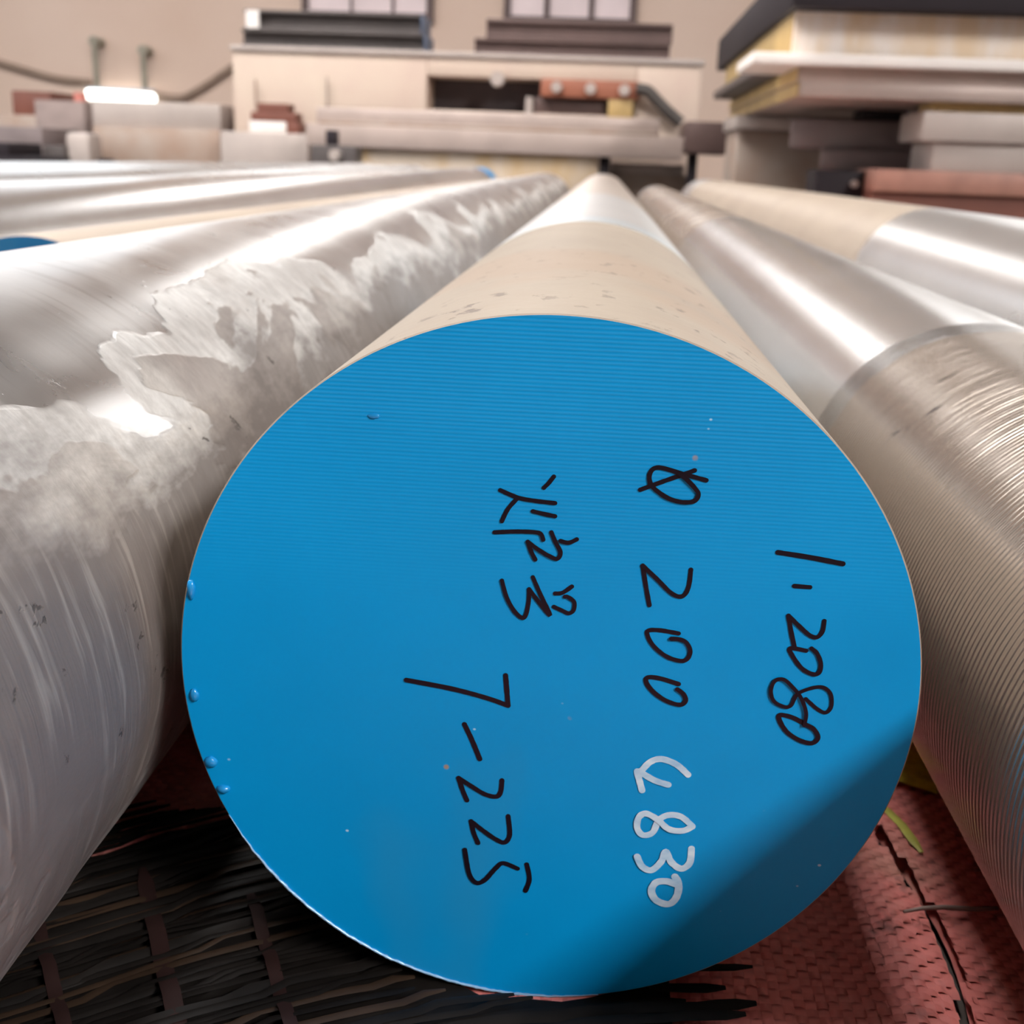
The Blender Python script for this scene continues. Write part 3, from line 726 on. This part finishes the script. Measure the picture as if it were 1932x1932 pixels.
# two dark steel channel stacks on top of the bed
zt = mz1 + 0.03
a0, az0, a1, az1 = (-2.2893, 0.8119, -1.148, 1.0671)
hz = (az1 - zt)
for lab, mat_, x0, x1, zA, zB, extra in (
    ('lower dark slate steel beam on the machine bed, blue end', M_slate, a0, a1, zt, zt + hz * 0.47, True),
    ('upper dark slate steel beam with white paper tag, blue end', M_slate, a0 + 0.02, a1 - 0.02, zt + hz * 0.47, az1, True)):
    t = thing('steel_beam', lab, 'steel beam', ((x0 + x1) / 2, 7.35, zA)); hw = (x1 - x0) / 2; H = zB - zA
    bm = bmesh.new(); box(bm, -hw, hw, 0, 0.34, 0, H * 0.16, 0.004); box(bm, -hw, hw, 0, 0.34, H * 0.84, H, 0.004); box(bm, -hw, hw, 0.05, 0.30, H * 0.16, H * 0.84)
    obj('beam_body', bm, mat_, t, 30)
    obj('painted_end', bx(hw, hw + 0.012, -0.005, 0.345, 0, H, 0.003), M_bluend, t, 30)['label'] = 'dull blue painted end'
    if 'upper' in lab:
        g0 = (-2.2557, 0.893, -2.1725, 1.0116)
        obj('paper_tag', bx(g0[0] - (x0 + x1) / 2, g0[2] - (x0 + x1) / 2, -0.006, -0.001, H * 0.05, H * 0.95), M_white, t)['label'] = 'white paper tag'
b0, bz0, b1, bz1 = (-0.7878, 0.7915, 0.3641, 1.0556)
hz = bz1 - zt
for lab, x0, x1, zA, zB in (
    ('lower dark red brown steel beam on the machine bed', b0 - 0.05, b1 - 0.01, zt, zt + hz * 0.45),
    ('upper dark red brown steel beam below the second window', b0 + 0.02, b1, zt + hz * 0.45, bz1)):
    t = thing('steel_beam', lab, 'steel beam', ((x0 + x1) / 2, 7.35, zA)); hw = (x1 - x0) / 2; H = zB - zA
    bm = bmesh.new(); box(bm, -hw, hw, 0, 0.34, 0, H * 0.2, 0.004); box(bm, -hw, hw, 0, 0.34, H * 0.8, H, 0.004); box(bm, -hw, hw, 0.03, 0.30, H * 0.2, H * 0.8)
    obj('beam_body', bm, M_brown, t, 30)

# long plates in front of the bed on a stained slab
s0, sz0, s1, sz1 = (-1.3941, -0.0509, -0.0346, 0.2725)
B('steel_slab', stained_slab(), 'pale slab with yellow brown stains under the long plates', 'steel slab', (s0, FL, s1, sz1), 6.5, 7.0, bev=0.008)
L0, Lz0, L1, Lz1 = (-1.6647, 0.2759, 0.4224, 0.39)
B('steel_plate', M_pink, 'lower thick pinkish long plate on the stained slab', 'steel plate', (L0, sz1, L1, Lz1), 6.45, 7.1)
U0, Uz0, U1, Uz1 = (-1.6214, 0.3996, 0.2884, 0.4823)
B('steel_plate', M_pink, 'upper pinkish long plate with peg on top', 'steel plate', (U0, Lz1, U1, Uz1), 6.5, 7.1, bev=0.012,
  parts=[('groove_strip', M_greyb, U0 + 0.02, U1 - 0.02, 6.485, 6.52, Lz1 + 0.002, Lz1 + 0.022, 'dark groove along the foot')])
pg = (-0.4599, 0.4958, -0.4155, 0.5767)
tag(obj('peg', cyl((pg[0] + pg[2]) / 2, 6.62, (Uz1 + pg[3]) / 2, 0.022, pg[3] - Uz1, 14, 'Z'), M_pale, None, 40), 'pale upright peg standing on the upper long plate', 'peg')
D0, Dz0, D1, Dz1 = (0.4068, 0.3067, 0.6778, 0.4737)
B('steel_block', M_brown, 'dark brown steel block at the right end of the long plates', 'steel block', (L1 + 0.002, Dz0, D1, Dz1), 6.4, 6.95, bev=0.012)
for nm, rc, lab in (('support_post', (-0.0285, -0.0225, 0.0303, 0.2896), 'short black support post right of the stained slab'),
                    ('support_post', (0.4603, -0.0031, 0.5097, 0.3043), 'short black support post under the dark brown block')):
    B(nm, M_black, lab, 'post', (rc[0], FL, rc[2], Dz0 if 'brown' in lab else sz1), 6.5, 6.62)
wb = (0.0346, 0.1892, 0.4486, 0.2453)
B('steel_bar_stub', M_pale, 'pale square bar lying between two black posts', 'steel bar', wb, 6.64, 6.72)
B('steel_block', M_greyb, 'low grey brown block under the pale square bar', 'steel block', (wb[0] - 0.02, FL, wb[2] + 0.02, wb[1]), 6.64, 6.9)

# left group
g = (-3.2083, -0.1617, -2.4004, 0.3493); g2 = (-3.2269, 0.3483, -2.4055, 0.5017)
B('steel_block', M_greyb, 'long grey brown steel block at the left back', 'steel block', (g[0], FL, g[2], g[3]), 7.2, 7.8)
B('steel_block', M_pale, 'pale block on top of the long grey brown block', 'steel block', (g2[0], g[3], g2[2], g2[3]), 7.25, 7.8)
h = (-2.3333, -0.1242, -1.7907, 0.3418)
B('steel_block', M_pale, 'pale grey steel block right of the long grey brown block', 'steel block', (h[0], FL, h[2], h[3]), 7.0, 7.28, bev=0.01)
q = (-2.4128, 0.3359, -2.3389, 0.4986)
B('post', M_slate, 'short dark post left of the cream machine bed', 'post', (q[0], FL, q[2], q[3]), 7.81, 7.93)
e1, e2, e3, e4 = (-2.1739, 0.3441, -1.9465, 0.4088), (-2.1624, 0.41, -1.8831, 0.4621), (-2.1215, 0.462, -1.9313, 0.5139), (-1.9596, 0.3492, -1.8644, 0.4138)
t = thing('bracket', 'red brown stepped bracket with white base on the pale grey block', 'bracket', ((e2[0] + e2[2]) / 2, 7.08, e1[3]))
c_ = (e2[0] + e2[2]) / 2
bm = bmesh.new(); box(bm, e2[0] - c_, e2[2] - c_, 0, 0.16, 0, e2[3] - e1[3], 0.004); box(bm, e3[0] - c_, e3[2] - c_, 0, 0.16, e2[3] - e1[3], e3[3] - e1[3], 0.004)
box(bm, e1[2] - c_ + 0.004, e4[2] - c_, 0, 0.16, h[3] - e1[3], 0.001, 0.004)
obj('step_body', bm, M_rustd, t, 30)
obj('base_plate', bx(e1[0] - c_, e1[2] - c_, 0, 0.16, h[3] - e1[3], 0.0, 0.003), M_white, t, 30)['label'] = 'white base plate'
v1, v2 = (-1.5546, -0.0649, -1.3171, 0.2775), (-1.4838, 0.274, -1.4328, 0.354)
t = thing('bench_vise', 'small dark vise left of the stained slab', 'vise', ((v1[0] + v1[2]) / 2, 6.1, FL)); c_ = (v1[0] + v1[2]) / 2
bm = bmesh.new(); box(bm, v1[0] - c_, v1[2] - c_, 0, 0.2, 0, v1[3] - FL, 0.006)
obj('vise_body', bm, M_slate, t, 30)
obj('jaw', bx(v2[0] - c_, v2[2] - c_, 0.04, 0.14, v1[3] - FL, v2[3] - FL, 0.005), M_black, t, 30)
obj('screw', cyl(0.02, -0.03, v1[3] - FL - 0.05, 0.03, 0.07), M_pale, t, 40)
q = (-3.7671, -0.2091, -3.4287, 0.5023)
B('cabinet', simple('grey_brown_paint', (0.27, 0.20, 0.18), 0.6), 'grey brown cabinet at the left with a red cap on top', 'cabinet', (q[0], FL, q[2], q[3]), 7.6, 8.1)
q2 = (-3.5618, 0.5089, -3.4748, 0.5621)
tag(obj('cap', cyl((q2[0] + q2[2]) / 2, 7.75, (q[3] + q2[3]) / 2, (q2[2] - q2[0]) / 2, q2[3] - q[3], 20, 'Z'), simple('red_plastic', (0.55, 0.18, 0.14), 0.5), None, 40), 'small red cap on the grey brown cabinet', 'cap')
q3, q4 = (-4.265, 0.4206, -3.9777, 0.5844), (-4.461, -0.2574, -4.011, 0.4179)
B('crate', M_rustd, 'rust brown crate at the far left', 'crate', (q3[0], q4[3], q3[2], q3[3]), 8.3, 8.7)
B('steel_block', M_greyb, 'dark grey brown block under the rust brown crate', 'steel block', (q4[0], FL, q4[2], q4[3]), 8.2, 8.8)
q5 = (-3.7603, -0.1768, -3.3508, 0.3212)
B('steel_block', M_pgrey, 'grey block at the left edge in front of the cabinet', 'steel block', (q5[0], FL, q5[2], q5[3]), 6.8, 7.3)
q6 = (-3.2597, -0.1656, -3.1069, 0.3004)
B('drum', M_pale, 'pale upright casing between the grey block and the long block', 'casing', (q6[0], FL, q6[2], q6[3]), 6.9, 7.1, bev=0.03)
q7 = (-3.4713, -0.1475, -3.1387, 0.1576)
B('tray', M_black, 'low black tray at the left edge in front of the grey block', 'tray', (q7[0], FL, q7[2], q7[3]), 6.3, 6.7,
  parts=[('rim', M_black, q7[0], q7[0] + 0.16, 6.3, 6.7, q7[3], q7[3] + 0.07)])
q8 = (-3.3141, -0.1613, -3.1872, 0.2192)
B('block', M_slate, 'dark block beside the pale upright casing', 'steel block', (q8[0], FL, q8[2], q8[3]), 6.72, 6.79)
q9 = (-2.8946, -0.1373, -2.8319, 0.1574)
B('foot_block', M_black, 'small black foot block before the long grey brown block', 'block', (q9[0], FL, q9[2], q9[3]), 6.5, 6.6)

# lamp on the wall, hung by two rods from hooks; sagging cable; thin rods
l0 = (-4.8124, 0.6258, -4.1692, 0.7276)
M_tube = glow('lit_tube', (0.97, 1.0, 0.93), 4.0)
T_lamp = thing('tube_lamp', 'lit white tube lamp hanging on two rods before the beige wall', 'lamp', ((l0[0] + l0[2]) / 2, 10.85, (l0[1] + l0[3]) / 2))
lw = (l0[2] - l0[0]) / 2; lh = (l0[3] - l0[1]) / 2
obj('tube', tube([(-lw, 0, 0), (-lw + 0.02, 0, 0), (lw - 0.02, 0, -0.02), (lw, 0, -0.02)], [lh * 0.8, lh, lh, lh * 0.8], 16), M_tube, T_lamp, 50)['label'] = 'glowing tube'
obj('housing', bx(-lw, lw, -0.03, 0.05, lh * 0.95, lh * 1.25, 0.004), simple('lamp_housing', (0.35, 0.4, 0.5), 0.5), T_lamp, 30)
M_rod = simple('grey_green_rod', (0.30, 0.27, 0.21), 0.6)
for rx, rz in [(-4.7102, 1.1353), (-4.2579, 1.0721)]:
    rd = obj('rod', tube([(rx - T_lamp.location.x, 0, lh), (rx - T_lamp.location.x, 0.0, rz - T_lamp.location.z)], 0.028, 8), M_rod, T_lamp, 60)
    obj('hook', tube([(rx - T_lamp.location.x, 0.15, rz - T_lamp.location.z), (rx - T_lamp.location.x, -0.03, rz - T_lamp.location.z)], 0.045, 10), M_rod, rd, 60)
M_cable = simple('brown_cable', (0.30, 0.21, 0.16), 0.7)
for lab, pts in (('sagging brown cable on the wall left of the tube lamp', [(-5.9729, 1.0068), (-5.4744, 0.8834), (-5.1242, 0.8109), (-4.8112, 0.7884)]), ('sagging brown cable on the wall right of the tube lamp', [(-4.2453, 0.6999), (-3.9691, 0.6811), (-3.7643, 0.7758), (-3.6107, 0.8729), (-3.4075, 1.0028)])):
    tag(obj('cable', tube(spline([(a, 10.96, c) for a, c in pts], 6), 0.03, 8), M_cable, None, 60), lab, 'cable')
for lab, (a, za, zb) in (('thin upright rod behind the rust bracket', (-2.18, 0, 0.6556)), ('thin upright rod behind the small vise', (-1.7316, 0, 0.6852))):
    tag(obj('thin_rod', tube([(a, 7.26, h[3] if 'bracket' in lab else Lz1), (a, 7.26, zb)], 0.008, 6), M_greyb, None, 60), lab, 'rod')

# right-hand stack of plates, from the floor up
r0 = (0.8495, 0.1349, 1.5145, 0.2525)
T_ib = thing('steel_beam', 'red brown steel beam on the floor at the right, under cream blocks', 'steel beam', ((r0[0] + r0[2]) / 2, 3.6, FL)); c_ = (r0[0] + r0[2]) / 2; H = r0[3] - FL
obj('top_flange', bx(r0[0] - c_, r0[2] - c_, 0, 0.30, H - 0.068, H, 0.004), simple('worn_red_flange', (0.36, 0.17, 0.125), 0.5, var=0.2, scale=9), T_ib, 30)
obj('web', bx(r0[0] - c_, r0[2] - c_, 0.02, 0.28, 0.03, H - 0.068), M_rustd, T_ib, 30)
obj('bottom_flange', bx(r0[0] - c_, r0[2] - c_, 0, 0.30, 0, 0.03, 0.004), M_rustd, T_ib, 30)
c1, c2 = (1.0225, 0.2559, 1.4971, 0.3403), (0.977, 0.3397, 1.4822, 0.4275)
B('steel_block', M_pale, 'lower cream steel block on the red brown beam', 'steel block', (c1[0], r0[3], c1[2], c1[3]), 3.62, 3.9, bev=0.004)
B('steel_block', M_pale, 'upper cream steel block under the plate stack', 'steel block', (c2[0], c1[3], c2[2], c2[3]), 3.6, 3.9, bev=0.004)
k1 = (0.6943, 0.1133, 0.8781, 0.2432)
T_k = B('gear_box', M_black, 'small black box with a bright bolt left of the red brown beam', 'box', (k1[0], FL, k1[2], k1[3]), 3.75, 3.95)
kb = (0.8173, 0.2033)
obj('bolt', cyl(kb[0] - (k1[0] + k1[2]) / 2, -0.11, kb[1] - FL, 0.012, 0.03), M_pale, T_k, 40)
n1, n2 = (0.7846, 0.2486, 1.1501, 0.3163), (0.6963, 0.3172, 1.1539, 0.3984)
B('steel_beam', M_pgrey, 'lower purple grey beam behind the black box, turned at an angle', 'steel beam', (n1[0], k1[3] , n1[2], n1[3]), 4.1, 4.3, rz=radians(-12), bev=0.01)
B('steel_block', M_greyb, 'grey support block under the two purple grey beams', 'steel block', (n1[0] + 0.02, FL, n1[2] - 0.04, k1[3]), 4.1, 4.4)
B('steel_beam', M_pgrey, 'upper purple grey beam lying over the lower one, turned at an angle', 'steel beam', (n2[0], n1[3], n2[2], n2[3] + 0.02), 4.2, 4.5, rz=radians(-12), bev=0.01)
w1, w2 = (0.5596, 0.0622, 0.8148, 0.3969), (0.5422, 0.4015, 1.0587, 0.4524)
B('steel_block', M_greyb, 'grey steel block below the pale plate, left of the purple beams', 'steel block', (w1[0], FL, w2[2], w1[3]), 5.0, 5.5, bev=0.01)
B('steel_plate', M_pale, 'pale steel plate on the grey block under the stack', 'steel plate', (w2[0], w1[3], w2[2], w2[3]), 4.95, 5.5)
d1 = (0.9253, 0.4103, 1.082, 0.4913)
zs = 0.4583
B('spacer', M_black, 'black spacer under the plate stack, left of the cream blocks', 'spacer', (d1[0], n2[3] + 0.02, d1[2], zs), 4.25, 4.45)
B('wood_slip', M_yellow, 'thin wooden slip between cream block and plate stack', 'wood slip', (c2[0] + 0.04, c2[3], c2[2], zs), 3.65, 3.85)
t1, t2, t3, t4, t5 = (0.5919, 0.4596, 1.4643, 0.5022), (0.5841, 0.5022, 1.4568, 0.5461), (0.4337, 0.5438, 1.45, 0.5785), (0.5557, 0.5804, 1.4366, 0.7008), (0.5306, 0.7006, 1.4138, 0.8447)
def plate(mat_, lab, rect, zb, y0, y1, side=True):
    pr = [('oiled_edge', M_yellow, rect[0] - 0.004, rect[0], y0 + 0.02, y1, zb + 0.002, rect[3] - 0.002, 'yellow oiled side edge')] if side else []
    return B('steel_plate', mat_, lab, 'steel plate', (rect[0], zb, rect[2], rect[3]), y0, y1, bev=0.003, parts=pr)
plate(M_pink, 'bottom pinkish plate of the right-hand stack', t1, zs, 3.6, 5.7)
plate(M_pink, 'second pinkish plate of the right-hand stack, under the white one', t2, t1[3], 3.6, 5.7)
plate(M_white, 'thin white plate jutting left out of the right-hand stack', t3, t2[3], 3.55, 4.0, False)
B('shade_sheet', M_slate, 'dark sheet for the shaded underside of the thin white plate, jutting left', 'shade sheet', (t3[0] + 0.06, t2[3], t3[0] + 0.4, t3[3]), 4.05, 5.6, bev=0.003)  # added dark strip, paints the shade under the white plate
plate(printed_slab(), 'thick cream plate with white streaks in the right-hand stack', t4, t3[3], 3.6, 5.7)
plate(M_black, 'dark slab on top of the right-hand stack', t5, t4[3], 3.5, 6.0, False)
